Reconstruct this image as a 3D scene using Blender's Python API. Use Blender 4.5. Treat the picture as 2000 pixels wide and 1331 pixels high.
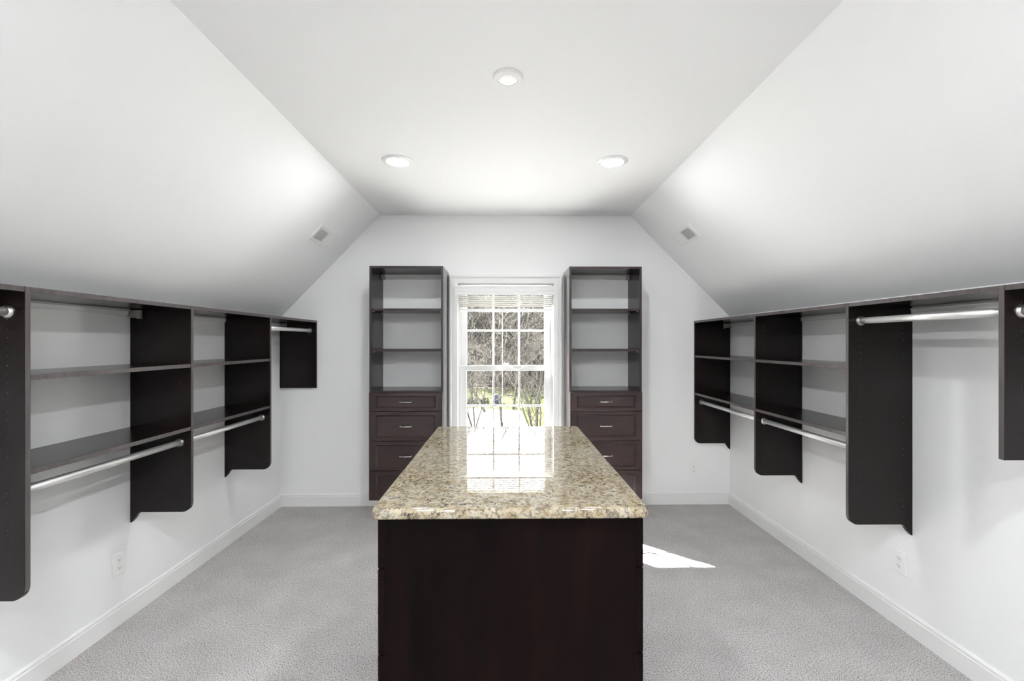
import bpy, bmesh, math, random
from mathutils import Vector, Matrix

# ------------------------------------------------------------------ clear
for o in list(bpy.data.objects):
    bpy.data.objects.remove(o, do_unlink=True)
scene = bpy.context.scene
COL = scene.collection

# ------------------------------------------------------------------ camera
CAM_H = 1.458
cam_data = bpy.data.cameras.new('camera')
cam = bpy.data.objects.new('camera', cam_data)
COL.objects.link(cam)
cam_data.sensor_fit = 'HORIZONTAL'
cam_data.sensor_width = 36.0
cam_data.lens = 880.0 / 2000.0 * 36.0
cam_data.shift_y = 4.5 / 2000.0
cam_data.clip_start = 0.05
cam_data.clip_end = 400
cam.location = (0, 0, CAM_H)
cam.rotation_euler = (math.radians(90), 0, math.radians(-0.85))
scene.camera = cam

# ------------------------------------------------------------------ sky, sun, exposure
world = bpy.data.worlds.new('sky')
scene.world = world
world.use_nodes = True
bg = world.node_tree.nodes['Background']
bg.inputs[0].default_value = (0.90, 0.95, 1.0, 1)
bg.inputs[1].default_value = 3.0

sun_data = bpy.data.lights.new('sun', 'SUN')
sun_data.energy = 88.0
sun_data.color = (1.0, 0.97, 0.93)
sun_data.angle = math.radians(0.53)
sun = bpy.data.objects.new('sun', sun_data)
COL.objects.link(sun)
SUN_DIR = Vector((0.727, -0.686, -1.02)).normalized()      # the way the light travels
sun.rotation_euler = SUN_DIR.to_track_quat('-Z', 'Y').to_euler()

LAMP_STRENGTH = 120.0
REAR_FILL_STRENGTH = 415.0                                       # ceiling downlights; the rear ones are added, unseen fill

vs = scene.view_settings
vs.view_transform = 'Standard'
vs.look = 'None'
vs.gamma = 1.0
vs.use_curve_mapping = False
vs.exposure = 0.98

# ------------------------------------------------------------------ materials
def new_mat(name):
    m = bpy.data.materials.new(name)
    m.use_nodes = True
    nt = m.node_tree
    return m, nt, nt.nodes['Principled BSDF']

def N(nt, kind, **kw):
    n = nt.nodes.new(kind)
    for k, v in kw.items():
        setattr(n, k, v)
    return n

def simple(name, col, rough=0.5, metal=0.0, spec=0.5):
    m, nt, b = new_mat(name)
    b.inputs['Base Color'].default_value = (*col, 1)
    b.inputs['Roughness'].default_value = rough
    b.inputs['Metallic'].default_value = metal
    b.inputs['Specular IOR Level'].default_value = spec
    return m

def ramp(nt, stops):
    r = N(nt, 'ShaderNodeValToRGB')
    els = r.color_ramp.elements
    els[0].position, els[0].color = stops[0][0], (*stops[0][1], 1)
    els[1].position, els[1].color = stops[1][0], (*stops[1][1], 1)
    for p, c in stops[2:]:
        e = els.new(p); e.color = (*c, 1)
    return r

def paint(name, col, rough=0.6, spec=0.3, bump=0.03):
    m, nt, b = new_mat(name)
    tc = N(nt, 'ShaderNodeTexCoord')
    n = N(nt, 'ShaderNodeTexNoise'); n.inputs['Scale'].default_value = 260; n.inputs['Detail'].default_value = 3
    bp = N(nt, 'ShaderNodeBump'); bp.inputs['Strength'].default_value = bump; bp.inputs['Distance'].default_value = 0.002
    nt.links.new(tc.outputs['Object'], n.inputs['Vector'])
    nt.links.new(n.outputs['Fac'], bp.inputs['Height'])
    nt.links.new(bp.outputs['Normal'], b.inputs['Normal'])
    b.inputs['Base Color'].default_value = (*col, 1)
    b.inputs['Roughness'].default_value = rough
    b.inputs['Specular IOR Level'].default_value = spec
    return m

M = {}
M['wall'] = paint('wall_paint', (0.86, 0.862, 0.86))
M['ceiling'] = paint('ceiling_paint', (0.89, 0.895, 0.90), rough=0.8)
M['trim'] = simple('trim_paint', (0.80, 0.80, 0.79), 0.4)
M['vinyl'] = simple('window_vinyl', (0.60, 0.60, 0.595), 0.4)
M['plastic'] = simple('white_plastic', (0.84, 0.84, 0.83), 0.35)
M['slat'] = simple('blind_slat_white', (0.66, 0.645, 0.61), 0.45)
M['slot'] = simple('outlet_slot', (0.10, 0.10, 0.10), 0.6)
M['duct'] = simple('duct_dark', (0.20, 0.20, 0.19), 0.8)
M['steel'] = simple('brushed_nickel', (0.74, 0.72, 0.70), 0.30, 1.0)
M['rod'] = simple('satin_aluminium_rod', (0.88, 0.875, 0.87), 0.52, 1.0)
M['rail'] = simple('white_hanging_rail', (0.74, 0.74, 0.73), 0.4)
M['bracket'] = simple('grey_hanging_bracket', (0.30, 0.29, 0.28), 0.45, 0.3)
M['hole'] = simple('shelf_pin_hole', (0.035, 0.030, 0.028), 0.7, 0, 0.2)

def wood(name, c_dark, c_mid, c_red, axis, rough=0.20, spec=0.30):
    m, nt, b = new_mat(name)
    tc = N(nt, 'ShaderNodeTexCoord')
    mp = N(nt, 'ShaderNodeMapping')
    sc = [7.0, 7.0, 7.0]
    sc['xyz'.index(axis)] = 1.4
    mp.inputs['Scale'].default_value = sc
    n1 = N(nt, 'ShaderNodeTexNoise'); n1.inputs['Scale'].default_value = 1.4; n1.inputs['Detail'].default_value = 5; n1.inputs['Distortion'].default_value = 0.8
    r1 = ramp(nt, [(0.30, c_dark), (0.55, c_mid), (0.78, c_red)])
    mp2 = N(nt, 'ShaderNodeMapping')
    sc2 = [90.0, 90.0, 90.0]; sc2['xyz'.index(axis)] = 4.0
    mp2.inputs['Scale'].default_value = sc2
    n2 = N(nt, 'ShaderNodeTexNoise'); n2.inputs['Scale'].default_value = 1.0; n2.inputs['Detail'].default_value = 3
    r2 = ramp(nt, [(0.3, (0.75, 0.75, 0.75)), (0.7, (1.15, 1.15, 1.15))])
    mx = N(nt, 'ShaderNodeMix', data_type='RGBA', blend_type='MULTIPLY')
    mx.inputs['Factor'].default_value = 1.0
    L = nt.links.new
    L(tc.outputs['Object'], mp.inputs['Vector']); L(mp.outputs['Vector'], n1.inputs['Vector'])
    L(tc.outputs['Object'], mp2.inputs['Vector']); L(mp2.outputs['Vector'], n2.inputs['Vector'])
    L(n1.outputs['Fac'], r1.inputs['Fac']); L(n2.outputs['Fac'], r2.inputs['Fac'])
    L(r1.outputs['Color'], mx.inputs[6]); L(r2.outputs['Color'], mx.inputs[7])
    L(mx.outputs[2], b.inputs['Base Color'])
    b.inputs['Roughness'].default_value = rough
    b.inputs['Specular IOR Level'].default_value = spec
    return m

WD, WM, WR = (0.0045, 0.0032, 0.0031), (0.0075, 0.0044, 0.0041), (0.012, 0.0060, 0.0050)
M['wood_v'] = wood('espresso_melamine_vertical', WD, WM, WR, 'z')
M['wood_side'] = wood('espresso_glossy_side', WD, WM, WR, 'z', 0.05, 1.0)
M['wood_h'] = wood('espresso_melamine_along_wall', WD, WM, WR, 'y')
M['wood_x'] = wood('espresso_melamine_across', WD, WM, WR, 'x')
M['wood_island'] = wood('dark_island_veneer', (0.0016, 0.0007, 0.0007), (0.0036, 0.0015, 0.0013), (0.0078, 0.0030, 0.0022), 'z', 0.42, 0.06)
M['edge'] = wood('espresso_edge_band', (0.075, 0.064, 0.065), (0.090, 0.077, 0.078), (0.105, 0.088, 0.088), 'z', 0.30)
M['edge_tower'] = wood('espresso_edge_band_tower', (0.030, 0.022, 0.022), (0.038, 0.027, 0.027), (0.046, 0.032, 0.031), 'z', 0.30)
M['drawer'] = wood('espresso_thermofoil', (0.020, 0.0105, 0.0100), (0.030, 0.0145, 0.0135), (0.042, 0.0195, 0.0170), 'x', 0.30, 0.42)

def carpet():
    m, nt, b = new_mat('grey_cut_pile_carpet')
    L = nt.links.new
    tc = N(nt, 'ShaderNodeTexCoord')
    n1 = N(nt, 'ShaderNodeTexNoise'); n1.inputs['Scale'].default_value = 190; n1.inputs['Detail'].default_value = 3; n1.inputs['Roughness'].default_value = 0.7
    n2 = N(nt, 'ShaderNodeTexNoise'); n2.inputs['Scale'].default_value = 4.0; n2.inputs['Detail'].default_value = 4
    v = N(nt, 'ShaderNodeTexVoronoi'); v.inputs['Scale'].default_value = 170
    r1 = ramp(nt, [(0.355, (0.10, 0.094, 0.090)), (0.44, (0.47, 0.45, 0.44)), (0.57, (0.78, 0.755, 0.745))])  # darkest stop puts the shade between tufts into the colour
    r2 = ramp(nt, [(0.3, (0.90, 0.90, 0.90)), (0.7, (1.05, 1.05, 1.05))])
    mx = N(nt, 'ShaderNodeMix', data_type='RGBA', blend_type='MULTIPLY'); mx.inputs['Factor'].default_value = 1.0
    for n in (n1, n2, v):
        L(tc.outputs['Object'], n.inputs['Vector'])
    L(n1.outputs['Fac'], r1.inputs['Fac']); L(n2.outputs['Fac'], r2.inputs['Fac'])
    L(r1.outputs['Color'], mx.inputs[6]); L(r2.outputs['Color'], mx.inputs[7])
    L(mx.outputs[2], b.inputs['Base Color'])
    add = N(nt, 'ShaderNodeMath', operation='SUBTRACT')
    L(n1.outputs['Fac'], add.inputs[0]); L(v.outputs['Distance'], add.inputs[1])
    bp = N(nt, 'ShaderNodeBump'); bp.inputs['Strength'].default_value = 0.9; bp.inputs['Distance'].default_value = 0.008
    L(add.outputs[0], bp.inputs['Height']); L(bp.outputs['Normal'], b.inputs['Normal'])
    b.inputs['Roughness'].default_value = 0.95
    b.inputs['Specular IOR Level'].default_value = 0.1
    return m
M['carpet'] = carpet()

def granite():
    m, nt, b = new_mat('polished_granite')
    L = nt.links.new
    tc = N(nt, 'ShaderNodeTexCoord')
    def noise(scale, detail, rough=0.6, dist=0.0):
        n = N(nt, 'ShaderNodeTexNoise'); n.inputs['Scale'].default_value = scale; n.inputs['Detail'].default_value = detail
        n.inputs['Roughness'].default_value = rough; n.inputs['Distortion'].default_value = dist
        L(tc.outputs['Object'], n.inputs['Vector']); return n
    base = ramp(nt, [(0.30, (0.19, 0.135, 0.070)), (0.44, (0.30, 0.25, 0.165)), (0.58, (0.37, 0.33, 0.245)), (0.74, (0.27, 0.26, 0.23))])
    L(noise(26, 4, 0.6, 0.6).outputs['Fac'], base.inputs['Fac'])
    gmask = ramp(nt, [(0.50, (0, 0, 0)), (0.57, (1, 1, 1))]); L(noise(60, 5, 0.75, 1.0).outputs['Fac'], gmask.inputs['Fac'])
    mix1 = N(nt, 'ShaderNodeMix', data_type='RGBA'); L(base.outputs['Color'], mix1.inputs[6])
    mix1.inputs[7].default_value = (0.085, 0.07, 0.052, 1)
    mul = N(nt, 'ShaderNodeMath', operation='MULTIPLY'); mul.inputs[1].default_value = 0.75
    L(gmask.outputs['Color'], mul.inputs[0]); L(mul.outputs[0], mix1.inputs[0])
    dmask = ramp(nt, [(0.555, (0, 0, 0)), (0.595, (1, 1, 1))]); L(noise(85, 6, 0.72, 0.4).outputs['Fac'], dmask.inputs['Fac'])
    clus = ramp(nt, [(0.38, (0.25, 0.25, 0.25)), (0.55, (1, 1, 1))]); L(noise(9, 3).outputs['Fac'], clus.inputs['Fac'])
    mm = N(nt, 'ShaderNodeMath', operation='MULTIPLY'); L(dmask.outputs['Color'], mm.inputs[0]); L(clus.outputs['Color'], mm.inputs[1])
    mix2 = N(nt, 'ShaderNodeMix', data_type='RGBA'); L(mix1.outputs[2], mix2.inputs[6])
    mix2.inputs[7].default_value = (0.012, 0.010, 0.009, 1); L(mm.outputs[0], mix2.inputs[0])
    L(mix2.outputs[2], b.inputs['Base Color'])
    b.inputs['Roughness'].default_value = 0.02
    b.inputs['Specular IOR Level'].default_value = 0.6
    return m
M['granite'] = granite()

def glass():
    m = bpy.data.materials.new('window_glass'); m.use_nodes = True
    nt = m.node_tree
    for n in list(nt.nodes):
        nt.nodes.remove(n)
    out = N(nt, 'ShaderNodeOutputMaterial'); mx = N(nt, 'ShaderNodeMixShader')
    tr = N(nt, 'ShaderNodeBsdfTransparent'); gl = N(nt, 'ShaderNodeBsdfGlossy'); gl.inputs['Roughness'].default_value = 0.0
    tr.inputs[0].default_value = (0.96, 0.97, 0.965, 1)
    fr = N(nt, 'ShaderNodeFresnel'); fr.inputs['IOR'].default_value = 1.3
    ge = N(nt, 'ShaderNodeNewGeometry')                     # same Fresnel on both faces of the thin pane
    io = N(nt, 'ShaderNodeMapRange'); io.inputs['To Min'].default_value = 1.3; io.inputs['To Max'].default_value = 1 / 1.3
    nt.links.new(ge.outputs['Backfacing'], io.inputs['Value']); nt.links.new(io.outputs['Result'], fr.inputs['IOR'])
    nt.links.new(fr.outputs[0], mx.inputs[0]); nt.links.new(tr.outputs[0], mx.inputs[1]); nt.links.new(gl.outputs[0], mx.inputs[2])
    nt.links.new(mx.outputs[0], out.inputs[0])
    return m
M['glass'] = glass()

def lens(name, strength):
    m, nt, b = new_mat(name)
    b.inputs['Base Color'].default_value = (0.9, 0.9, 0.88, 1)
    b.inputs['Emission Color'].default_value = (0.965, 0.98, 1.0, 1)
    b.inputs['Emission Strength'].default_value = strength
    return m
M['lens'] = lens('lit_lamp_lens', LAMP_STRENGTH)
M['lens_fill'] = lens('added_rear_fill_lens', REAR_FILL_STRENGTH)
M['lens_dim'] = lens('dimmed_lamp_lens', 0.05)

def speckle(name, stops, scale, detail=5, rough=0.9):
    m, nt, b = new_mat(name)
    tc = N(nt, 'ShaderNodeTexCoord')
    n = N(nt, 'ShaderNodeTexNoise'); n.inputs['Scale'].default_value = scale; n.inputs['Detail'].default_value = detail; n.inputs['Roughness'].default_value = 0.65
    r = ramp(nt, stops)
    nt.links.new(tc.outputs['Object'], n.inputs['Vector']); nt.links.new(n.outputs['Fac'], r.inputs['Fac'])
    nt.links.new(r.outputs['Color'], b.inputs['Base Color'])
    b.inputs['Roughness'].default_value = rough
    b.inputs['Specular IOR Level'].default_value = 0.1
    return m
M['lawn'] = speckle('winter_lawn', [(0.3, (0.017, 0.022, 0.004)), (0.5, (0.024, 0.031, 0.0055)), (0.75, (0.036, 0.037, 0.009))], 1.2)
M['litter'] = speckle('leaf_litter', [(0.3, (0.006, 0.0045, 0.0034)), (0.5, (0.012, 0.009, 0.007)), (0.75, (0.026, 0.020, 0.016))], 1.6)
M['concrete'] = speckle('concrete_driveway', [(0.3, (0.38, 0.375, 0.365)), (0.7, (0.45, 0.445, 0.435))], 2.0)
M['bark'] = speckle('grey_bark', [(0.3, (0.012, 0.010, 0.0085)), (0.5, (0.030, 0.027, 0.023)), (0.68, (0.085, 0.078, 0.070))], 3.0)
M['bark_near'] = speckle('pale_grey_bark', [(0.3, (0.020, 0.017, 0.015)), (0.5, (0.045, 0.041, 0.036)), (0.68, (0.10, 0.094, 0.085))], 2.0)
M['twig'] = speckle('brown_twigs', [(0.3, (0.008, 0.0068, 0.0055)), (0.5, (0.022, 0.018, 0.014)), (0.68, (0.07, 0.060, 0.050))], 0.35, 3)
M['hedge'] = speckle('dark_hedge', [(0.3, (0.018, 0.022, 0.014)), (0.7, (0.05, 0.055, 0.035))], 6.0)
M['bin'] = simple('blue_bin_plastic', (0.012, 0.03, 0.09), 0.5)

# ------------------------------------------------------------------ mesh helpers
def link(o, parent=None):
    COL.objects.link(o)
    if parent is not None:
        o.parent = parent
    return o

def mk(name, bm, mat, parent=None, smooth=False):
    me = bpy.data.meshes.new(name)
    bm.normal_update()
    bm.to_mesh(me); bm.free()
    if smooth:
        for p in me.polygons:
            p.use_smooth = True
    if isinstance(mat, (list, tuple)):
        for x in mat:
            me.materials.append(M[x])
    else:
        me.materials.append(M[mat])
    return link(bpy.data.objects.new(name, me), parent)

def edge_band(o, direction, mat):
    """faces looking along `direction` get the edge-banding material"""
    o.data.materials.append(M[mat])
    i = len(o.data.materials) - 1
    d = Vector(direction)
    for p in o.data.polygons:
        if p.normal.dot(d) > 0.9:
            p.material_index = i
    return o

def empty(name, loc=(0, 0, 0)):
    o = bpy.data.objects.new(name, None)
    o.empty_display_size = 0.1
    o.location = loc
    return link(o)

def tag(o, label=None, cat=None, group=None, kind=None):
    if label: o['label'] = label
    if cat: o['category'] = cat
    if group: o['group'] = group
    if kind: o['kind'] = kind
    return o

def add_box(bm, x0, x1, y0, y1, z0, z1, bev=0.0, seg=2):
    vs_ = [bm.verts.new((x, y, z)) for x in (x0, x1) for y in (y0, y1) for z in (z0, z1)]
    idx = [(0, 1, 3, 2), (4, 6, 7, 5), (0, 4, 5, 1), (2, 3, 7, 6), (0, 2, 6, 4), (1, 5, 7, 3)]
    fs = [bm.faces.new([vs_[i] for i in q]) for q in idx]
    if bev > 0:
        es = list({e for f in fs for e in f.edges})
        bmesh.ops.bevel(bm, geom=es, offset=bev, segments=seg, affect='EDGES', profile=0.5)

def box(x0, x1, y0, y1, z0, z1, bev=0.0, seg=2):
    bm = bmesh.new(); add_box(bm, x0, x1, y0, y1, z0, z1, bev, seg); return bm

def add_prism(bm, pts, axis, a0, a1, bev=0.0):
    """pts: 2-D outline; axis = extrusion axis ('x': pts=(y,z); 'y': pts=(x,z); 'z': pts=(x,y))"""
    def P(p, a):
        return {'x': (a, p[0], p[1]), 'y': (p[0], a, p[1]), 'z': (p[0], p[1], a)}[axis]
    A = [bm.verts.new(P(p, a0)) for p in pts]
    B = [bm.verts.new(P(p, a1)) for p in pts]
    fs = [bm.faces.new(A), bm.faces.new(list(reversed(B)))]
    n = len(pts)
    for i in range(n):
        fs.append(bm.faces.new([A[i], B[i], B[(i + 1) % n], A[(i + 1) % n]]))
    bmesh.ops.recalc_face_normals(bm, faces=fs)
    if bev > 0:
        es = [e for e in set(fs[0].edges) | set(fs[1].edges)]
        bmesh.ops.bevel(bm, geom=es, offset=bev, segments=2, affect='EDGES', profile=0.5)

def prism(pts, axis, a0, a1, bev=0.0):
    bm = bmesh.new(); add_prism(bm, pts, axis, a0, a1, bev); return bm

def add_cyl(bm, p0, p1, r0, r1=None, seg=20):
    p0, p1 = Vector(p0), Vector(p1)
    r1 = r0 if r1 is None else r1
    d = (p1 - p0)
    mat = Matrix.Translation((p0 + p1) / 2) @ d.to_track_quat('Z', 'Y').to_matrix().to_4x4()
    bmesh.ops.create_cone(bm, cap_ends=True, segments=seg, radius1=r0, radius2=r1, depth=d.length, matrix=mat)

def add_lathe(bm, prof, centre, axis, seg=40):
    """prof: (radius, height) along axis"""
    c = Vector(centre); q = Vector(axis).to_track_quat('Z', 'Y')
    rings = []
    for r, hh in prof:
        ring = []
        if r < 1e-6:
            ring = [bm.verts.new(c + q @ Vector((0, 0, hh)))]
        else:
            for k in range(seg):
                a = 2 * math.pi * k / seg
                ring.append(bm.verts.new(c + q @ Vector((r * math.cos(a), r * math.sin(a), hh))))
        rings.append(ring)
    fs = []
    for a, b_ in zip(rings[:-1], rings[1:]):
        for k in range(seg):
            k2 = (k + 1) % seg
            if len(a) == 1 and len(b_) == 1: continue
            if len(a) == 1: fs.append(bm.faces.new([a[0], b_[k], b_[k2]]))
            elif len(b_) == 1: fs.append(bm.faces.new([a[k], b_[0], a[k2]]))
            else: fs.append(bm.faces.new([a[k], b_[k], b_[k2], a[k2]]))
    bmesh.ops.recalc_face_normals(bm, faces=fs)

def add_tube(bm, pts, r, seg=8):
    for a, b_ in zip(pts[:-1], pts[1:]):
        add_cyl(bm, a, b_, r, r, seg)

# ------------------------------------------------------------------ room shell
XL, XR = -2.003, 2.028            # knee walls
YB, YR = 4.050, -1.90             # window wall, wall behind the camera
ZC = 2.602
KL, KR = 1.684, 1.698             # height where the slope starts
FLX, FRX = -1.119, 1.128          # ceiling folds
T = 0.15

def struct(name, bm, mat, parent=None):
    o = mk(name, bm, mat, parent)
    if parent is None:
        o['kind'] = 'structure'
    return o

struct('floor', box(XL - T, XR + T, YR - T, YB + T, -0.12, 0.0), 'carpet')
bm = bmesh.new()
add_prism(bm, [(FLX, ZC), (FRX, ZC), (FRX, ZC + T), (FLX, ZC + T)], 'y', YR - T, YB + T)
add_prism(bm, [(XL, KL), (FLX, ZC), (FLX, ZC + T), (XL - T, KL + T * 0.2), (XL - T, KL)], 'y', YR - T, YB + T)
add_prism(bm, [(XR, KR), (FRX, ZC), (FRX, ZC + T), (XR + T, KR + T * 0.2), (XR + T, KR)], 'y', YR - T, YB + T)
struct('ceiling', bm, 'ceiling')
struct('wall_left', box(XL - T, XL, YR, YB, 0, KL), 'wall')
struct('wall_right', box(XR, XR + T, YR, YB, 0, KR), 'wall')

# window opening
WX0, WX1, WZ0, WZ1 = -0.430, 0.438, 0.470, 1.985
bm = bmesh.new()
zl = lambda x: KL + (x - XL) * (ZC - KL) / (FLX - XL)
add_prism(bm, [(XL, 0), (WX0, 0), (WX0, ZC), (FLX, ZC), (XL, KL)], 'y', YB, YB + T)
add_prism(bm, [(WX1, 0), (XR, 0), (XR, KR), (FRX, ZC), (WX1, ZC)], 'y', YB, YB + T)
add_box(bm, WX0, WX1, YB, YB + T, 0, WZ0)
add_box(bm, WX0, WX1, YB, YB + T, WZ1, ZC)
struct('wall_back', bm, 'wall')
struct('wall_rear', prism([(XL, 0), (XR, 0), (XR, KR), (FRX, ZC), (FLX, ZC), (XL, KL)], 'y', YR - T, YR), 'wall')

# baseboards: flat board with a stepped bead on top
BH, BT = 0.110, 0.014
prof = [(0, 0), (BT, 0), (BT, BH - 0.024), (BT - 0.004, BH - 0.021), (BT - 0.003, BH - 0.010), (BT - 0.009, BH - 0.002), (BT - 0.010, BH), (0, BH)]
struct('baseboard_left', prism([(XL + u, z) for u, z in prof], 'y', YR, YB), 'trim')
struct('baseboard_right', prism([(XR - u, z) for u, z in prof], 'y', YR, YB), 'trim')
bm = bmesh.new()
add_prism(bm, [(YB - u, z) for u, z in prof], 'x', XL + BT, XR - BT)
struct('baseboard_back', bm, 'trim')
struct('baseboard_rear', prism([(YR + u, z) for u, z in prof], 'x', XL + BT, XR - BT), 'trim')

# ------------------------------------------------------------------ window
win = empty('window_1', (0, YB, WZ0)); tag(win, kind='structure')
def wpart(name, bm, mat, parent=None, smooth=False):
    """child of the window, built in world coordinates"""
    o = mk(name, bm, mat, None, smooth)
    p = parent or win
    o.parent = p
    o.matrix_parent_inverse = Matrix.Translation(-Vector((0, YB, WZ0))) if p is win else Matrix.Identity(4)
    return o
CO0, CO1, CI0, CI1, CTOP = -0.500, 0.510, -0.424, 0.432, 2.066
CITOP = 1.988
def casing_prof():   # (distance from the inner edge, projection from the wall)
    return [(0, 0), (0, 0.012), (0.004, 0.015), (0.046, 0.017), (0.050, 0.013), (0.054, 0.020), (0.062, 0.024), (0.074, 0.024), (0.076, 0.021), (0.076, 0)]
cp = casing_prof()
wpart('casing', prism([(CI0 - u, YB - d) for u, d in cp], 'z', WZ0, CITOP + 0.076), 'trim')
wpart('casing', prism([(CI1 + u, YB - d) for u, d in cp], 'z', WZ0, CITOP + 0.076), 'trim')
wpart('head_casing', prism([(YB - d - 0.0006, CITOP + u) for u, d in cp], 'x', CI0 - 0.0755, CI1 + 0.0755), 'trim')
wpart('window_sill', box(CO0 - 0.02, CO1 + 0.02, YB - 0.05, YB + 0.06, WZ0 - 0.012, WZ0 + 0.012, 0.004), 'trim')
wpart('apron', box(CO0, CO1, YB - 0.018, YB, WZ0 - 0.085, WZ0 - 0.012, 0.003), 'trim')
# jamb liners
bm = bmesh.new()
add_box(bm, WX0, CI0, YB - 0.002, YB + T, WZ0, WZ1)
add_box(bm, CI1, WX1, YB - 0.002, YB + T, WZ0, WZ1)
add_box(bm, CI0, CI1, YB - 0.002, YB + T, WZ1 - 0.006, WZ1)
add_box(bm, CI0, CI0 + 0.012, YB + 0.045, YB + 0.06, WZ0, WZ1 - 0.006)       # stops
add_box(bm, CI1 - 0.012, CI1, YB + 0.045, YB + 0.06, WZ0, WZ1 - 0.006)
wpart('jamb', bm, 'vinyl')
GX0, GX1 = -0.352, 0.360
V1, V2 = -0.109, 0.127
def sash(name, y0, y1, z0, z1, gz0, gz1, munt):
    st = mk(name, box(CI0 + 0.002, GX0, y0, y1, z0, z1, 0.003), 'vinyl')
    # stiles and rails are one frame
    bm2 = bmesh.new()
    add_box(bm2, CI0 + 0.001, GX0, y0, y1, z0, z1, 0.004)
    add_box(bm2, GX1, CI1 - 0.001, y0, y1, z0, z1, 0.004)
    add_box(bm2, GX0 - 0.004, GX1 + 0.004, y0, y1, z0, gz0, 0.004)
    add_box(bm2, GX0 - 0.004, GX1 + 0.004, y0, y1, gz1, z1, 0.004)
    me = st.data; me.clear_geometry(); bm2.to_mesh(me); bm2.free()
    st.parent = win
    st.matrix_parent_inverse = Matrix.Translation(-Vector((0, YB, WZ0)))
    yc = (y0 + y1) / 2
    w = 0.0085
    xs = [GX0, V1, V2, GX1]; zs = [gz0, munt, gz1]
    for i in range(3):
        for j in range(2):
            p = mk('pane', box(xs[i], xs[i + 1], yc - 0.002, yc + 0.002, zs[j], zs[j + 1]), 'glass'); p.parent = st
    for v in (V1, V2):
        p = mk('muntin', box(v - w, v + w, yc - 0.010, yc + 0.010, gz0 - 0.002, gz1 + 0.002, 0.003), 'vinyl'); p.parent = st
    p = mk('muntin', box(GX0 - 0.002, GX1 + 0.002, yc - 0.0095, yc + 0.0095, munt - w, munt + w, 0.003), 'vinyl'); p.parent = st
    return st
LO = sash('lower_sash', YB + 0.060, YB + 0.092, WZ0 + 0.012, 1.252, 0.560, 1.203, 0.882)
UP = sash('upper_sash', YB + 0.096, YB + 0.128, 1.206, WZ1 - 0.006, 1.250, 1.905, 1.571)
# sash lock on the meeting rail
bm = bmesh.new()
add_box(bm, -0.024, 0.020, YB + 0.060, YB + 0.090, 1.252, 1.260, 0.002)
add_lathe(bm, [(0.0, 0.016), (0.012, 0.014), (0.014, 0.0)], (-0.004, YB + 0.075, 1.259), (0, 0, 1), 16)
add_box(bm, -0.004, 0.034, YB + 0.054, YB + 0.064, 1.262, 1.271, 0.002)
p = mk('sash_lock', bm, 'vinyl'); p.parent = LO

# ------------------------------------------------------------------ window blind
bl = empty('window_blind', (0, YB, 1.885))
tag(bl, 'white horizontal slat blind drawn up to the top of the window', 'blind')
def bpart(name, bm, mat='plastic', smooth=False):
    o = mk(name, bm, mat, bl, smooth); o.matrix_parent_inverse = Matrix.Translation((0, -YB, -1.885)); return o
vp = [(0, 1.886), (0.012, 1.886), (0.014, 1.894), (0.014, 1.912), (0.018, 1.918), (0.018, 1.944), (0.024, 1.952), (0.026, 1.964), (0, 1.964)]
bpart('valance', prism([(YB - 0.016 - u, z) for u, z in vp], 'x', -0.448, 0.444), 'trim')
bpart('head_rail', box(-0.416, 0.424, YB - 0.014, YB + 0.040, 1.895, 1.950, 0.002))
nsl = 6
for i in range(nsl):
    z = 1.872 - i * 0.0172
    bms = prism([(-0.026, -0.0012), (0.0, 0.0032), (0.026, -0.0012), (0.026, 0.0006), (0.0, 0.005), (-0.026, 0.0006)], 'x', -0.412, 0.420)
    bmesh.ops.rotate(bms, verts=bms.verts, cent=(0, 0, 0), matrix=Matrix.Rotation(math.radians(17), 3, 'X'))
    bmesh.ops.translate(bms, verts=bms.verts, vec=(0, YB + 0.014, z))
    bpart('slat', bms, 'slat')
bpart('bottom_rail', box(-0.414, 0.422, YB - 0.012, YB + 0.040, 1.744, 1.763, 0.004))
for x in (-0.375, -0.12, 0.13, 0.385):
    bpart('ladder_cord', box(x - 0.0015, x + 0.0015, YB - 0.0145, YB - 0.0125, 1.758, 1.888))
bm = bmesh.new()
pts = [Vector((-0.026, YB - 0.008 + 0.02 * 0, 1.744 - t * 1.0)) for t in (0, 0.25, 0.5, 0.75, 1.0)]
add_tube(bm, pts, 0.0022, 8)
bpart('lift_cord', bm)
bm = bmesh.new()
pts = [Vector((0.03 + 0.16 * t, YB + 0.052, 1.258 - 0.045 * math.sin(math.pi * t))) for t in [k / 10 for k in range(11)]]
add_tube(bm, pts, 0.0025, 8)
bpart('cord_loop', bm)

# ------------------------------------------------------------------ wall-hung shelving
D = 0.322                      # panel depth
TH = 0.019
ZT = 1.656
SH1, SH2 = 1.345, 1.009
ROD_LO, ROD_HI = 0.925, 1.567
ROD_OFF = 0.060

def panel_profile(zb, rounded):
    pts = [(0.0, ZT)]
    if rounded:
        pts += [(0.0, zb - 0.055), (0.006, zb - 0.054), (0.022, zb - 0.036), (0.036, zb - 0.014), (0.046, zb - 0.003), (0.056, zb)]
        r = 0.048
        for k in range(9):
            a = -math.pi / 2 + k * math.pi / 16
            pts.append((D - r + r * math.cos(a), zb + r + r * math.sin(a)))
    else:
        pts += [(0.0, zb), (D, zb)]
    pts.append((D, ZT))
    return pts

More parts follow.
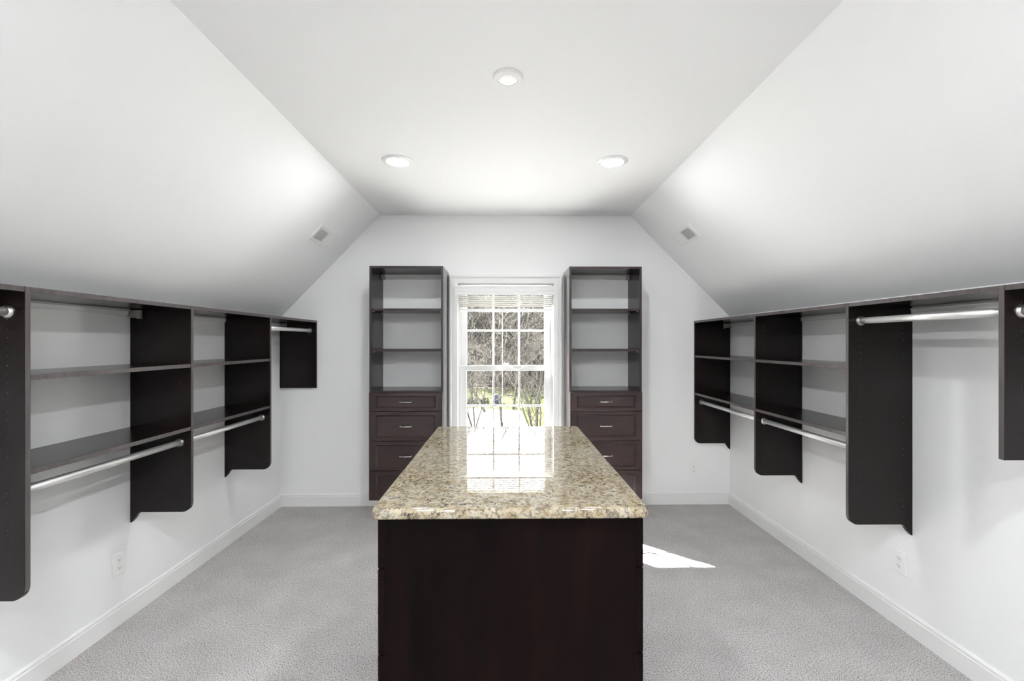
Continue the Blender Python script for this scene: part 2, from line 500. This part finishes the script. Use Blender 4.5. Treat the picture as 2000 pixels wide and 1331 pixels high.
def shelving(name, label, xw, sgn, panels, bays, end_gap):
    """xw = wall x, sgn = +1 for the wall at -x (room is on +x). panels: (y_near, zb, rounded, faces_with_holes, bracket)"""
    root = empty(name, (xw, panels[0][0], 0))
    tag(root, label, 'shelving')
    inv = Matrix.Translation((-xw, -panels[0][0], 0))
    X = lambda u: xw + sgn * (u + 0.001)
    def part(nm, bm, mat, parent=None, smooth=False):
        o = mk(nm, bm, mat, parent or root, smooth)
        o.matrix_parent_inverse = inv if parent is None else Matrix.Identity(4)
        return o
    for (y, zb, rounded, holes, brk) in panels:
        pr = [(X(u), z) for u, z in panel_profile(zb, rounded)]
        p = part('side_panel', prism(pr, 'y', y, y + TH, 0.0008), 'wood_v')
        edge_band(p, (sgn, 0, 0), 'edge')
        if holes:
            bmh = bmesh.new()
            z = zb + 0.09
            while z < ZT - 0.06:
                for u in (0.045, D - 0.060):
                    bmesh.ops.create_circle(bmh, cap_ends=True, segments=8, radius=0.0027,
                        matrix=Matrix.Translation((X(u), y - 0.0006, z)) @ Matrix.Rotation(math.pi / 2, 4, 'X'))
                z += 0.032
            hrow = part('pin_holes', bmh, 'hole', p); hrow['kind'] = 'stuff'
        if brk:
            bmb = bmesh.new()
            xa, xb = sorted((X(0.012), X(0.066)))
            add_box(bmb, xa, xb, y - 0.021, y - 0.0005, ZT - 0.064, ZT - 0.024, 0.003)
            xa, xb = sorted((X(0.004), X(0.014)))
            add_box(bmb, xa, xb, y - 0.026, y - 0.0005, ZT - 0.060, ZT - 0.028, 0.002)
            xa, xb = sorted((X(0.050), X(0.068)))
            add_box(bmb, xa, xb, y - 0.023, y - 0.0005, ZT - 0.070, ZT - 0.060, 0.002)
            part('hanging_bracket', bmb, 'bracket')
    for (ya, yb, shelves, rod) in bays:
        for z in [ZT] + shelves:
            xa, xb = sorted((X(0.0), X(D - 0.0005 if z == ZT else D - 0.002)))
            edge_band(part('top_shelf' if z == ZT else 'shelf', box(xa, xb, ya + 0.0003, yb - 0.0003, z - TH, z, 0.0008), 'wood_h'), (sgn, 0, 0), 'edge')
        # hanging rail on the wall
        xa, xb = sorted((X(0.0), X(0.010)))
        bmr = bmesh.new()
        add_box(bmr, xa, xb, ya + 0.001, yb - 0.001, ZT - 0.052, ZT - 0.024, 0.0015)
        xa, xb = sorted((X(0.008), X(0.014)))
        add_box(bmr, xa, xb, ya + 0.001, yb - 0.001, ZT - 0.034, ZT - 0.028, 0.0015)
        part('hanging_rail', bmr, 'rail')
        bmr = bmesh.new()
        xr = X(D - ROD_OFF)
        add_cyl(bmr, (xr, ya + 0.004, rod), (xr, yb - 0.004, rod), 0.0155, seg=28)
        ro = part('closet_rod', bmr, 'rod', smooth=True)
        for (yf, s) in ((ya, 1), (yb, -1)):
            bmf = bmesh.new()
            add_lathe(bmf, [(0.0235, 0.0), (0.0235, 0.003), (0.0205, 0.006), (0.0190, 0.012), (0.0175, 0.0125), (0.0165, 0.006)], (xr, yf + s * 0.0004, rod), (0, s, 0), 28)
            part('rod_flange', bmf, 'steel', ro, True)
    return root

LONG, SHORT = 0.553, 1.056
PL = [0.770, 1.601, 2.434, 3.243, 4.018]
shelving('wall_shelving', 'wall-hung dark brown closet shelving whose last panel by the tower is short and square-cornered',
         XL, 1,
         [(PL[0], SHORT, False, False, False), (PL[1], LONG, True, True, False), (PL[2], LONG, True, True, True),
          (PL[3], LONG, True, True, False), (PL[4] + 0.012, SHORT, False, False, True)],
         [(PL[0] + TH, PL[1], [], ROD_HI), (PL[1] + TH, PL[2], [SH1, SH2], ROD_LO), (PL[2] + TH, PL[3], [SH1, SH2], ROD_LO), (PL[3] + TH, PL[4] + 0.012, [], ROD_HI)], 0)
PR = [0.690, 1.514, 2.213, 3.046, 4.018]
shelving('wall_shelving', 'wall-hung dark brown closet shelving whose last panel, above the wall outlet, is long and round-cornered',
         XR, -1,
         [(PR[0], SHORT, False, False, False), (PR[1], SHORT, False, True, False), (PR[2], LONG, True, True, False),
          (PR[3], LONG, True, True, False), (PR[4] + 0.012, LONG, True, True, True)],
         [(PR[0] + TH, PR[1], [], ROD_HI), (PR[1] + TH, PR[2], [], ROD_HI), (PR[2] + TH, PR[3], [SH1, SH2], ROD_LO), (PR[3] + TH, PR[4] + 0.012, [SH1, SH2], ROD_LO)], 0)

# ------------------------------------------------------------------ drawer front (raised frame, recessed field)
def drawer_front(w, hgt, th=0.020, bx=0.054, bz=0.024):
    """front face looks towards -y; origin = centre of the back face; raised frame, bead, recessed field"""
    bm = bmesh.new()
    loops = []
    for fx, fz, y in ((0, 0, 0), (0, 0, -th + 0.004), (0.0012, 0.0012, -th + 0.0012), (0.004, 0.004, -th),
                      (bx, bz, -th), (bx + 0.002, bz + 0.002, -th - 0.0022), (bx + 0.006, bz + 0.006, -th - 0.0022),
                      (bx + 0.013, bz + 0.013, -th + 0.0065), (bx + 0.016, bz + 0.016, -th + 0.0065)):
        X_, Z_ = w / 2 - fx, hgt / 2 - fz
        loops.append([bm.verts.new((x, y, z)) for x, z in ((-X_, -Z_), (X_, -Z_), (X_, Z_), (-X_, Z_))])
    bm.faces.new(list(reversed(loops[0])))
    for la, lb in zip(loops[:-1], loops[1:]):
        for k in range(4):
            bm.faces.new([la[k], la[(k + 1) % 4], lb[(k + 1) % 4], lb[k]])
    bm.faces.new(loops[-1])
    bmesh.ops.recalc_face_normals(bm, faces=bm.faces)
    return bm

def pull(length=0.10, stand=0.028, r=0.0042):
    bm = bmesh.new()
    hl = length / 2
    pts = [Vector((-hl + 0.004, 0, 0)), Vector((-hl + 0.004, -stand * 0.7, 0)), Vector((-hl + 0.008, -stand * 0.93, 0)), Vector((-hl + 0.016, -stand, 0)),
           Vector((hl - 0.016, -stand, 0)), Vector((hl - 0.008, -stand * 0.93, 0)), Vector((hl - 0.004, -stand * 0.7, 0)), Vector((hl - 0.004, 0, 0))]
    add_tube(bm, pts, r, 10)
    for p in pts[1:-1]:
        bmesh.ops.create_icosphere(bm, subdivisions=1, radius=r, matrix=Matrix.Translation(p))
    return bm
_b = pull(); PULL = bpy.data.meshes.new('bar_pull'); _b.to_mesh(PULL); _b.free(); PULL.materials.append(M['steel'])
for pp in PULL.polygons: pp.use_smooth = True

FRONTS = {}
def front_mesh(w, hgt, mat):
    k = (round(w, 4), round(hgt, 4), mat)
    if k not in FRONTS:
        bm = drawer_front(w, hgt); me = bpy.data.meshes.new('drawer_front'); bm.normal_update(); bm.to_mesh(me); bm.free()
        me.materials.append(M[mat]); FRONTS[k] = me
    return FRONTS[k]

def add_drawer(root, loc, rotz, w, hgt, mat='drawer'):
    o = bpy.data.objects.new('drawer', front_mesh(w, hgt, mat)); link(o, root)
    o.location = loc; o.rotation_euler = (0, 0, rotz)
    hd = bpy.data.objects.new('handle', PULL); link(hd, o); hd.location = (0, -0.0132, 0)
    return o

# ------------------------------------------------------------------ closet towers
TF = 3.700                     # carcass front
TZ0, TZ1 = 0.173, 2.087
def tower(name, label, x0, x1, brk_right):
    root = empty(name, ((x0 + x1) / 2, YB, 0)); tag(root, label, 'cabinet')
    ox, oy = (x0 + x1) / 2, YB
    def part(nm, bm, mat, parent=None):
        o = mk(nm, bm, mat, parent or root)
        o.matrix_parent_inverse = Matrix.Translation((-ox, -oy, 0)) if parent is None else Matrix.Identity(4)
        return o
    yb = YB - 0.0155
    for i, (xa, xb) in enumerate(((x0, x0 + TH), (x1 - TH, x1))):
        # panel notched round the baseboard is not needed: it ends above it
        p = part('side_panel', box(xa, xb, TF, YB - 0.001, TZ0, TZ1, 0.0008), 'wood_v')
        edge_band(p, (0, -1, 0), 'edge_tower')
        if i == (1 if x0 < 0 else 0):
            edge_band(p, (1 if x0 < 0 else -1, 0, 0), 'wood_side')                # the side towards the window
        bmh = bmesh.new()
        xi = xb + 0.0006 if i == 0 else xa - 0.0006
        z = 1.11
        while z < TZ1 - 0.06:
            for y in (TF + 0.04, YB - 0.05):
                bmesh.ops.create_circle(bmh, cap_ends=True, segments=8, radius=0.0027, matrix=Matrix.Translation((xi, y, z)) @ Matrix.Rotation(math.pi / 2, 4, 'Y'))
            z += 0.032
        part('pin_holes', bmh, 'hole', p)['kind'] = 'stuff'
    edge_band(part('top_shelf', box(x0 + TH, x1 - TH, TF, YB - 0.001, TZ1 - TH, TZ1, 0.0008), 'wood_x'), (0, -1, 0), 'edge_tower')
    for z in (1.740, 1.407, 1.066):
        edge_band(part('shelf', box(x0 + TH + 0.001, x1 - TH - 0.001, TF + 0.002, YB - 0.001, z - TH, z, 0.0008), 'wood_x'), (0, -1, 0), 'edge_tower')
    for z in (1.740, 1.407):
        for xi, s in ((x0 + TH, 1), (x1 - TH, -1)):
            for y in (TF + 0.04, YB - 0.05):
                bmc = bmesh.new(); add_cyl(bmc, (xi, y, z - TH - 0.0045), (xi + s * 0.012, y, z - TH - 0.0045), 0.004, seg=10)
                part('shelf_pin', bmc, 'steel')
    part('hanging_rail', box(x0 + TH + 0.001, x1 - TH - 0.001, YB - 0.012, YB - 0.001, TZ1 - 0.062, TZ1 - 0.030, 0.002), 'rail')
    bmb = bmesh.new()
    xa = x1 - TH - 0.0225 if brk_right else x0 + TH + 0.0005
    add_box(bmb, xa, xa + 0.022, YB - 0.066, YB - 0.013, TZ1 - 0.066, TZ1 - 0.026, 0.003)
    part('hanging_bracket', bmb, 'bracket')
    # drawer boxes behind the fronts
    part('drawer_carcass', box(x0 + TH + 0.001, x1 - TH - 0.001, TF + 0.004, YB - 0.02, TZ0 + 0.002, 1.066 - TH - 0.001), 'wood_x')
    w = x1 - x0 - 0.004
    for (za, zb) in ((0.899, 1.052), (0.657, 0.896), (0.414, 0.654), (0.173, 0.411)):
        add_drawer(root, (0, TF - 0.0005 - oy, (za + zb) / 2), 0, w, zb - za)
    return root
tower('closet_tower', 'tall dark wood closet tower with four drawers, nearest the short square shelf panel', -1.112, -0.509, False)
tower('closet_tower', 'tall dark wood closet tower with four drawers, between the window and the back wall outlet', 0.527, 1.126, True)

# ------------------------------------------------------------------ island
IX0, IX1, IY0, IY1, IZ = -0.340, 0.373, 1.275, 2.445, 0.970
isl = empty('closet_island', ((IX0 + IX1) / 2, (IY0 + IY1) / 2, 0))
tag(isl, 'dark wood freestanding closet island cabinet under the granite top', 'cabinet')
iox, ioy = (IX0 + IX1) / 2, (IY0 + IY1) / 2
def ipart(nm, bm, mat):
    o = mk(nm, bm, mat, isl); o.matrix_parent_inverse = Matrix.Translation((-iox, -ioy, 0)); return o
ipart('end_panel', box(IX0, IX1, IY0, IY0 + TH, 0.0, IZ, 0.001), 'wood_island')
ipart('end_panel', box(IX0, IX1, IY1 - TH, IY1, 0.0, IZ, 0.001), 'wood_v')
ipart('body', box(IX0 + 0.002, IX1 - 0.002, IY0 + TH, IY1 - TH, 0.09, IZ), 'wood_x')
ipart('toe_kick', box(IX0 + 0.06, IX1 - 0.06, IY0 + TH, IY1 - TH, 0.0, 0.09), 'wood_x')
dw = (IY1 - IY0) / 2 - 0.003
for (za, zb) in ((0.821, 0.966), (0.578, 0.818), (0.335, 0.575), (0.092, 0.332)):
    for yc in (IY0 + dw / 2 + 0.001, IY1 - dw / 2 - 0.001):
        add_drawer(isl, (IX0 - 0.0003 - iox, yc - ioy, (za + zb) / 2), -math.pi / 2, dw, zb - za, 'wood_island')
        add_drawer(isl, (IX1 + 0.0003 - iox, yc - ioy, (za + zb) / 2), math.pi / 2, dw, zb - za, 'wood_island')

def countertop():
    x0, x1, y0, y1, z0, z1 = -0.372, 0.401, 1.243, 2.480, 0.9702, 1.0002
    r = 0.022
    outl = []
    for cx, cy, a0 in ((x1 - r, y0 + r, -90), (x1 - r, y1 - r, 0), (x0 + r, y1 - r, 90), (x0 + r, y0 + r, 180)):
        for k in range(7):
            a = math.radians(a0 + k * 15)
            outl.append((cx + r * math.cos(a), cy + r * math.sin(a)))
    bm = bmesh.new()
    add_prism(bm, outl, 'z', z0, z1)
    es = [e for e in bm.edges if all(abs(v.co.z - z1) < 1e-6 for v in e.verts)]
    bmesh.ops.bevel(bm, geom=es, offset=0.011, segments=5, affect='EDGES', profile=0.5)
    es = [e for e in bm.edges if all(abs(v.co.z - z0) < 1e-6 for v in e.verts)]
    bmesh.ops.bevel(bm, geom=es, offset=0.005, segments=3, affect='EDGES', profile=0.5)
    for f in bm.faces:
        f.smooth = len(f.verts) == 4
    return bm
ct = mk('countertop', countertop(), 'granite')
tag(ct, 'polished beige and brown speckled granite slab on the closet island', 'countertop')

# ------------------------------------------------------------------ ceiling lights
def downlight(x, y, R, r, mat, label, group=None):
    root = empty('recessed_light', (x, y, ZC)); tag(root, label, 'ceiling light', group)
    bm = bmesh.new()
    add_lathe(bm, [(R, 0.0), (R, 0.0035), (R - 0.004, 0.006), (r + 0.008, 0.010), (r + 0.002, 0.0105), (r, 0.008), (r, 0.001)], (0, 0, -0.0003), (0, 0, -1), 48)
    mk('trim_ring', bm, 'plastic', root, True)
    bm = bmesh.new()
    add_lathe(bm, [(r - 0.0002, 0.007), (r * 0.9, 0.011), (r * 0.6, 0.0145), (0.0, 0.016)], (0, 0, 0), (0, 0, -1), 40)
    mk('lens', bm, mat, root, True)
    return root
lg = 'lit recessed lights in the ceiling'
downlight(-0.676, 2.838, 0.096, 0.066, 'lens', 'brightly lit round recessed ceiling light on the side of the short square shelf panel', lg)
downlight(0.674, 2.827, 0.096, 0.066, 'lens', 'brightly lit round recessed ceiling light on the side of the back wall outlet', lg)
downlight(0.011, 1.940, 0.066, 0.047, 'lens_dim', 'small round recessed ceiling light, dimmed, above the island')
LB = 'round white ceiling fill light added out of view behind the camera'
for x in (-0.675, 0.675):  # four lamps added behind the camera to brighten the room
    for y in (0.15, -1.15):
        downlight(x, y, 0.096, 0.066, 'lens_fill', LB, 'added fill lights behind the camera')

# ------------------------------------------------------------------ air vents on the slopes
def vent(label, fx, kx, kz, ym, sgn):
    ang = math.atan2(ZC - kz, abs(kx - fx))
    root = empty('air_vent', (0, 0, 0)); tag(root, label, 'vent')
    xm = 1.421 if sgn > 0 else -1.421
    t = (abs(xm) - abs(fx)) / (abs(kx) - abs(fx))
    zm = ZC + (kz - ZC) * t
    # local frame: x along the room (y), y up the slope, z out of the slope into the room
    up = Vector((-sgn * math.cos(ang), 0, math.sin(ang)))
    ax = Vector((0, 1, 0)); nz = Vector((-sgn * math.sin(ang), 0, -math.cos(ang)))
    R = Matrix((ax, up, nz)).transposed().to_4x4()
    if R.to_3x3().determinant() < 0:
        ax = -ax; R = Matrix((ax, up, nz)).transposed().to_4x4()
    root.matrix_world = Matrix.Translation((xm, ym, zm)) @ R
    fl = 1 if ax.y > 0 else -1
    hl, hw, b = 0.180, 0.070, 0.034
    bm = bmesh.new()
    for (a0, a1, c0, c1) in ((-hl, hl, -hw, -hw + 0.026), (-hl, hl, hw - 0.026, hw), (-hl, -hl + b, -hw + 0.026, hw - 0.026), (hl - b, hl, -hw + 0.026, hw - 0.026)):
        add_box(bm, a0, a1, c0, c1, 0.0003, 0.006)
    add_box(bm, -0.004, 0.004, -hw + 0.026, hw - 0.026, 0.0003, 0.005)
    mk('frame', bm, 'plastic', root)
    mk('duct_opening', box(-hl + b, hl - b, -hw + 0.026, hw - 0.026, 0.0002, 0.0008), 'duct', root)
    n = 9
    L_ = hl - b - 0.006
    for side in (-1, 1):
        for k in range(n):
            xc = side * (0.006 + L_ * (k + 0.5) / n)
            near = (side * fl) < 0
            tilt = math.radians(54 if near else 3) * (1 if near else 1) * fl
            sw = 0.0066 if near else 0.0080
            bm = box(-sw, sw, -hw + 0.0265, hw - 0.0265, -0.0004, 0.0004)
            bmesh.ops.rotate(bm, verts=bm.verts, cent=(0, 0, 0), matrix=Matrix.Rotation(tilt, 3, 'Y'))
            bmesh.ops.translate(bm, verts=bm.verts, vec=(xc, 0, 0.0055))
            mk('slat', bm, 'plastic', root)
    return root
vent('white two-way air vent on the slope above the short square shelf panel', FLX, XL, KL, 3.560, -1)
vent('white two-way air vent on the slope above the round-cornered corner shelf panel', FRX, XR, KR, 3.545, 1)

# ------------------------------------------------------------------ wall outlets
def outlet(label, loc, rotz):
    root = empty('wall_outlet', loc); root.rotation_euler = (0, 0, rotz); tag(root, label, 'outlet')
    mk('cover_plate', box(-0.037, 0.037, -0.006, -0.0002, -0.0575, 0.0575, 0.0025), 'plastic', root)
    for zc in (0.020, -0.020):
        bm = bmesh.new()
        pts = []
        for k in range(24):
            a = 2 * math.pi * k / 24
            pts.append((0.0165 * math.cos(a), zc + max(-0.0125, min(0.0125, 0.0165 * math.sin(a)))))
        add_prism(bm, pts, 'y', -0.0085, -0.0055)
        rc = mk('receptacle', bm, 'plastic', root)
        bm = bmesh.new()
        add_box(bm, -0.0075, -0.0055, -0.0088, -0.008, zc - 0.001, zc + 0.008)
        add_box(bm, 0.0055, 0.0075, -0.0088, -0.008, zc - 0.001, zc + 0.007)
        add_cyl(bm, (0, -0.0088, zc - 0.006), (0, -0.008, zc - 0.006), 0.0026, seg=10)
        mk('slots', bm, 'slot', rc)
    bm = bmesh.new(); add_cyl(bm, (0, -0.0068, 0), (0, -0.0055, 0), 0.003, seg=12); mk('screw', bm, 'steel', root)
    return root
outlet('white duplex wall outlet below the wall-hung shelves opposite the sunlit floor', (XL, 2.361, 0.314), math.pi / 2)
outlet('white duplex wall outlet below the hanging bay without shelves', (XR, 2.283, 0.332), -math.pi / 2)
outlet('white duplex wall outlet on the window wall beside the closet tower', (1.700, YB, 0.320), 0)

# ------------------------------------------------------------------ outside
GZ = -3.25
def grid_ground(name, x0, x1, y0, y1, nx, ny, zf, mat):
    bm = bmesh.new()
    vv = [[bm.verts.new((x0 + (x1 - x0) * i / nx, y0 + (y1 - y0) * j / ny, zf(x0 + (x1 - x0) * i / nx, y0 + (y1 - y0) * j / ny))) for i in range(nx + 1)] for j in range(ny + 1)]
    for j in range(ny):
        for i in range(nx):
            bm.faces.new([vv[j][i], vv[j][i + 1], vv[j + 1][i + 1], vv[j + 1][i]])
    o = mk(name, bm, mat, None, True); o['kind'] = 'structure'
    return o
grid_ground('ground_lawn', -60, 60, 4.6, 47, 12, 10, lambda x, y: GZ, 'lawn')
grid_ground('ground_woodland', -90, 90, 47, 150, 40, 30, lambda x, y: GZ + max(0, (y - 50)) * 0.13 + 0.25 * math.sin(x * 0.3) * math.sin(y * 0.21), 'litter')
dr = mk('ground_driveway', prism([(-30, 5.0), (22, 5.0), (22, 17.0), (4.0, 19.5), (1.2, 26.0), (1.1, 31.0), (-3.5, 32.5), (-30, 34.5)], 'z', GZ, GZ + 0.04), 'concrete')  # wide near part, out of view, is added to bounce sunlight indoors
dr['kind'] = 'structure'

def tree_mesh(name, seed, H, r0, nb, spread, lean=0.0, multi=1, twig=0.010, first=0.18, mat='bark_near'):
    rnd = random.Random(seed)
    V, F = [], []
    def tube(pts, rads, sides):
        base = len(V)
        n = len(pts)
        for i, p in enumerate(pts):
            d = (pts[min(i + 1, n - 1)] - pts[max(i - 1, 0)]).normalized()
            u = d.orthogonal().normalized(); w = d.cross(u)
            for k in range(sides):
                a = 2 * math.pi * k / sides
                V.append(p + (u * math.cos(a) + w * math.sin(a)) * rads[i])
        for i in range(n - 1):
            for k in range(sides):
                k2 = (k + 1) % sides
                F.append((base + i * sides + k, base + i * sides + k2, base + (i + 1) * sides + k2, base + (i + 1) * sides + k))
    def branch(p, d, length, r, level):
        n = (7, 5, 4, 3)[level]
        pts, rads = [p.copy()], [r]
        q, dd = p.copy(), d.copy()
        for i in range(n):
            dd = (dd + Vector((rnd.gauss(0, 1), rnd.gauss(0, 1), rnd.gauss(0, 0.6) + 0.25)) * (0.10, 0.16, 0.2, 0.22)[level]).normalized()
            q = q + dd * (length / n)
            pts.append(q.copy()); rads.append(max(r * (1 - (i + 1) / n) + 0.25 * r * 0.3, twig * 0.6))
        tube(pts, rads, (7, 5, 4, 3)[level])
        if level < 3:
            m = (nb, 8, 7)[level]
            for k in range(m):
                t = (first if level == 0 else 0.2) + (0.98 - (first if level == 0 else 0.2)) * (k + rnd.random()) / m
                i = min(int(t * n), n - 1); ft = t * n - i
                bp = pts[i].lerp(pts[i + 1], ft)
                ax = (pts[i + 1] - pts[i]).normalized()
                out = ax.orthogonal().normalized()
                out = Matrix.Rotation(rnd.random() * 2 * math.pi, 3, ax) @ out
                a = math.radians(rnd.uniform(28, 58)) * spread
                nd = (ax * math.cos(a) + out * math.sin(a)).normalized()
                ln = length * (0.62 - 0.30 * t) * rnd.uniform(0.75, 1.2) * (1.0, 0.9, 0.9)[level]
                rr = max(rads[i] * rnd.uniform(0.38, 0.55), twig)
                branch(bp, nd, ln, rr, level + 1)
    for s in range(multi):
        a = 2 * math.pi * s / max(multi, 1) + rnd.random()
        tl = 0 if multi == 1 else rnd.uniform(0.15, 0.35)
        d = Vector((math.cos(a) * tl + lean, math.sin(a) * tl, 1)).normalized()
        branch(Vector((math.cos(a), math.sin(a), 0)) * (0.0 if multi == 1 else 0.12), d, H * rnd.uniform(0.88, 1.0), r0 * rnd.uniform(0.85, 1.1), 0)
    me = bpy.data.meshes.new(name)
    me.from_pydata([tuple(v) for v in V], [], F)
    me.materials.append(M[mat])
    return me

def place_tree(name, me, x, y, rz, s, label, group=None, z=None):
    o = bpy.data.objects.new(name, me); link(o)
    zz = GZ if z is None else z
    o.location = (x, y, zz - 0.05); o.rotation_euler = (0, 0, rz); o.scale = (s, s, s)
    tag(o, label, 'tree', group)
    return o

A_ = tree_mesh('bare_tree', 3, 9.0, 0.085, 14, 1.0, twig=0.009, first=0.22)
place_tree('bare_tree', A_, -0.15, 23.5, 0.4, 1.0, 'slender straight bare tree in front of the driveway, seen through the window')
B_ = tree_mesh('bare_tree', 11, 8.0, 0.10, 12, 1.1, lean=-0.38, twig=0.009)
place_tree('bare_tree', B_, -1.35, 30.5, 0.0, 0.9, 'leaning bare tree beside the driveway hedge, seen through the window')
C_ = tree_mesh('bare_shrub', 21, 5.2, 0.05, 9, 1.0, multi=6, twig=0.008, first=0.12)
place_tree('bare_shrub', C_, 1.45, 22.0, 0.7, 0.95, 'many-stemmed bare shrub on the lawn beyond the driveway')
place_tree('bare_shrub', C_, -1.75, 25.0, 2.1, 0.85, 'many-stemmed bare shrub in the driveway shade, low in the window')
E_ = tree_mesh('bare_tree', 33, 9.5, 0.10, 13, 1.0, lean=0.18, twig=0.010)
place_tree('bare_tree', E_, 1.9, 34.0, 0.0, 1.0, 'tilted bare tree on the lawn, seen through the panes by the tower with the outlet')
G_ = tree_mesh('bare_tree', 41, 10.0, 0.10, 15, 0.95, twig=0.011, first=0.12)
place_tree('bare_tree', G_, -3.3, 37.0, 1.0, 1.0, 'tall bare tree on the lawn patch behind the hedge')
place_tree('bare_tree', G_, 3.9, 39.0, 3.0, 1.05, 'tall bare tree on the open lawn at the edge of the wood')
place_tree('bare_tree', A_, 0.55, 31.8, 2.6, 1.05, 'slender bare tree past the end of the driveway, near the blue bin')
WT = [tree_mesh('wood_tree', 50 + k, 11.5, 0.15, 13, 1.0, twig=0.020, first=0.15, mat='bark') for k in range(5)]
rnd = random.Random(8)
k = 0
wl = 'bare grey tree in the wood beyond the lawn'
for row, (yy, n) in enumerate(((48, 11), (53, 11), (59, 12), (66, 12))):
    for i in range(n):
        half = yy * 0.155
        x = -half + 2 * half * (i + 0.5 + rnd.uniform(-0.4, 0.4)) / n
        y = yy + rnd.uniform(-2, 2)
        s = rnd.uniform(0.80, 1.05)
        place_tree('wood_tree', WT[k % 5], x, y, rnd.random() * 6.28, s, wl, 'bare trees of the wood beyond the lawn', GZ + max(0, (y - 50)) * 0.13 - 0.1)
        k += 1
# undergrowth between the trunks
V, F = [], []
for i in range(9000):
    y = rnd.uniform(46.5, 78); x = rnd.uniform(-0.2, 0.2) * y
    z = GZ + max(0, (y - 50)) * 0.13 - 0.1
    hgt = rnd.uniform(0.8, 4.2) * (0.4 if y < 48 else 1); r = rnd.uniform(0.008, 0.02)
    dx, dy = rnd.gauss(0, 0.35) * hgt, rnd.gauss(0, 0.35) * hgt
    b0 = len(V)
    for (px, py, pz, rr) in ((x, y, z, r), (x + dx * 0.4, y + dy * 0.4, z + hgt * 0.55, r * 0.8), (x + dx, y + dy, z + hgt, r * 0.4)):
        for a in (0, 2.094, 4.189):
            V.append((px + rr * math.cos(a), py + rr * math.sin(a), pz))
    for lv in (0, 3):
        for a in range(3):
            a2 = (a + 1) % 3
            F.append((b0 + lv + a, b0 + lv + a2, b0 + lv + 3 + a2, b0 + lv + 3 + a))
me = bpy.data.meshes.new('undergrowth'); me.from_pydata(V, [], F); me.materials.append(M['twig'])
ug = bpy.data.objects.new('undergrowth', me); link(ug)
tag(ug, 'tangled brown undergrowth filling the wood beyond the lawn', 'undergrowth', kind='stuff')

# hedge along the driveway: a lumpy clipped row
rh = random.Random(5)
bm = bmesh.new()
for k in range(26):
    x = -9.0 + k * 0.30
    bmesh.ops.create_icosphere(bm, subdivisions=2, radius=rh.uniform(0.26, 0.36), matrix=Matrix.Translation((x, 34.6 + rh.uniform(-0.1, 0.1), GZ + 0.22)) @ Matrix.Scale(rh.uniform(0.8, 1.1), 4, (0, 0, 1)))
for v in bm.verts:
    v.co += Vector((rh.gauss(0, 0.03), rh.gauss(0, 0.03), rh.gauss(0, 0.03)))
hg = mk('hedge', bm, 'hedge'); tag(hg, 'low dark hedge along the far edge of the driveway', 'hedge')

bn = empty('wheeled_bin', (-0.72, 35.2, GZ)); tag(bn, 'dark blue bin standing on the lawn by the driveway', 'bin')
mk('bin_body', prism([(-0.20, 0), (0.20, 0), (0.25, 0.62), (-0.25, 0.62)], 'y', -0.22, 0.22, 0.01), 'bin', bn)
mk('bin_lid', box(-0.27, 0.27, -0.25, 0.25, 0.62, 0.68, 0.02), 'bin', bn)
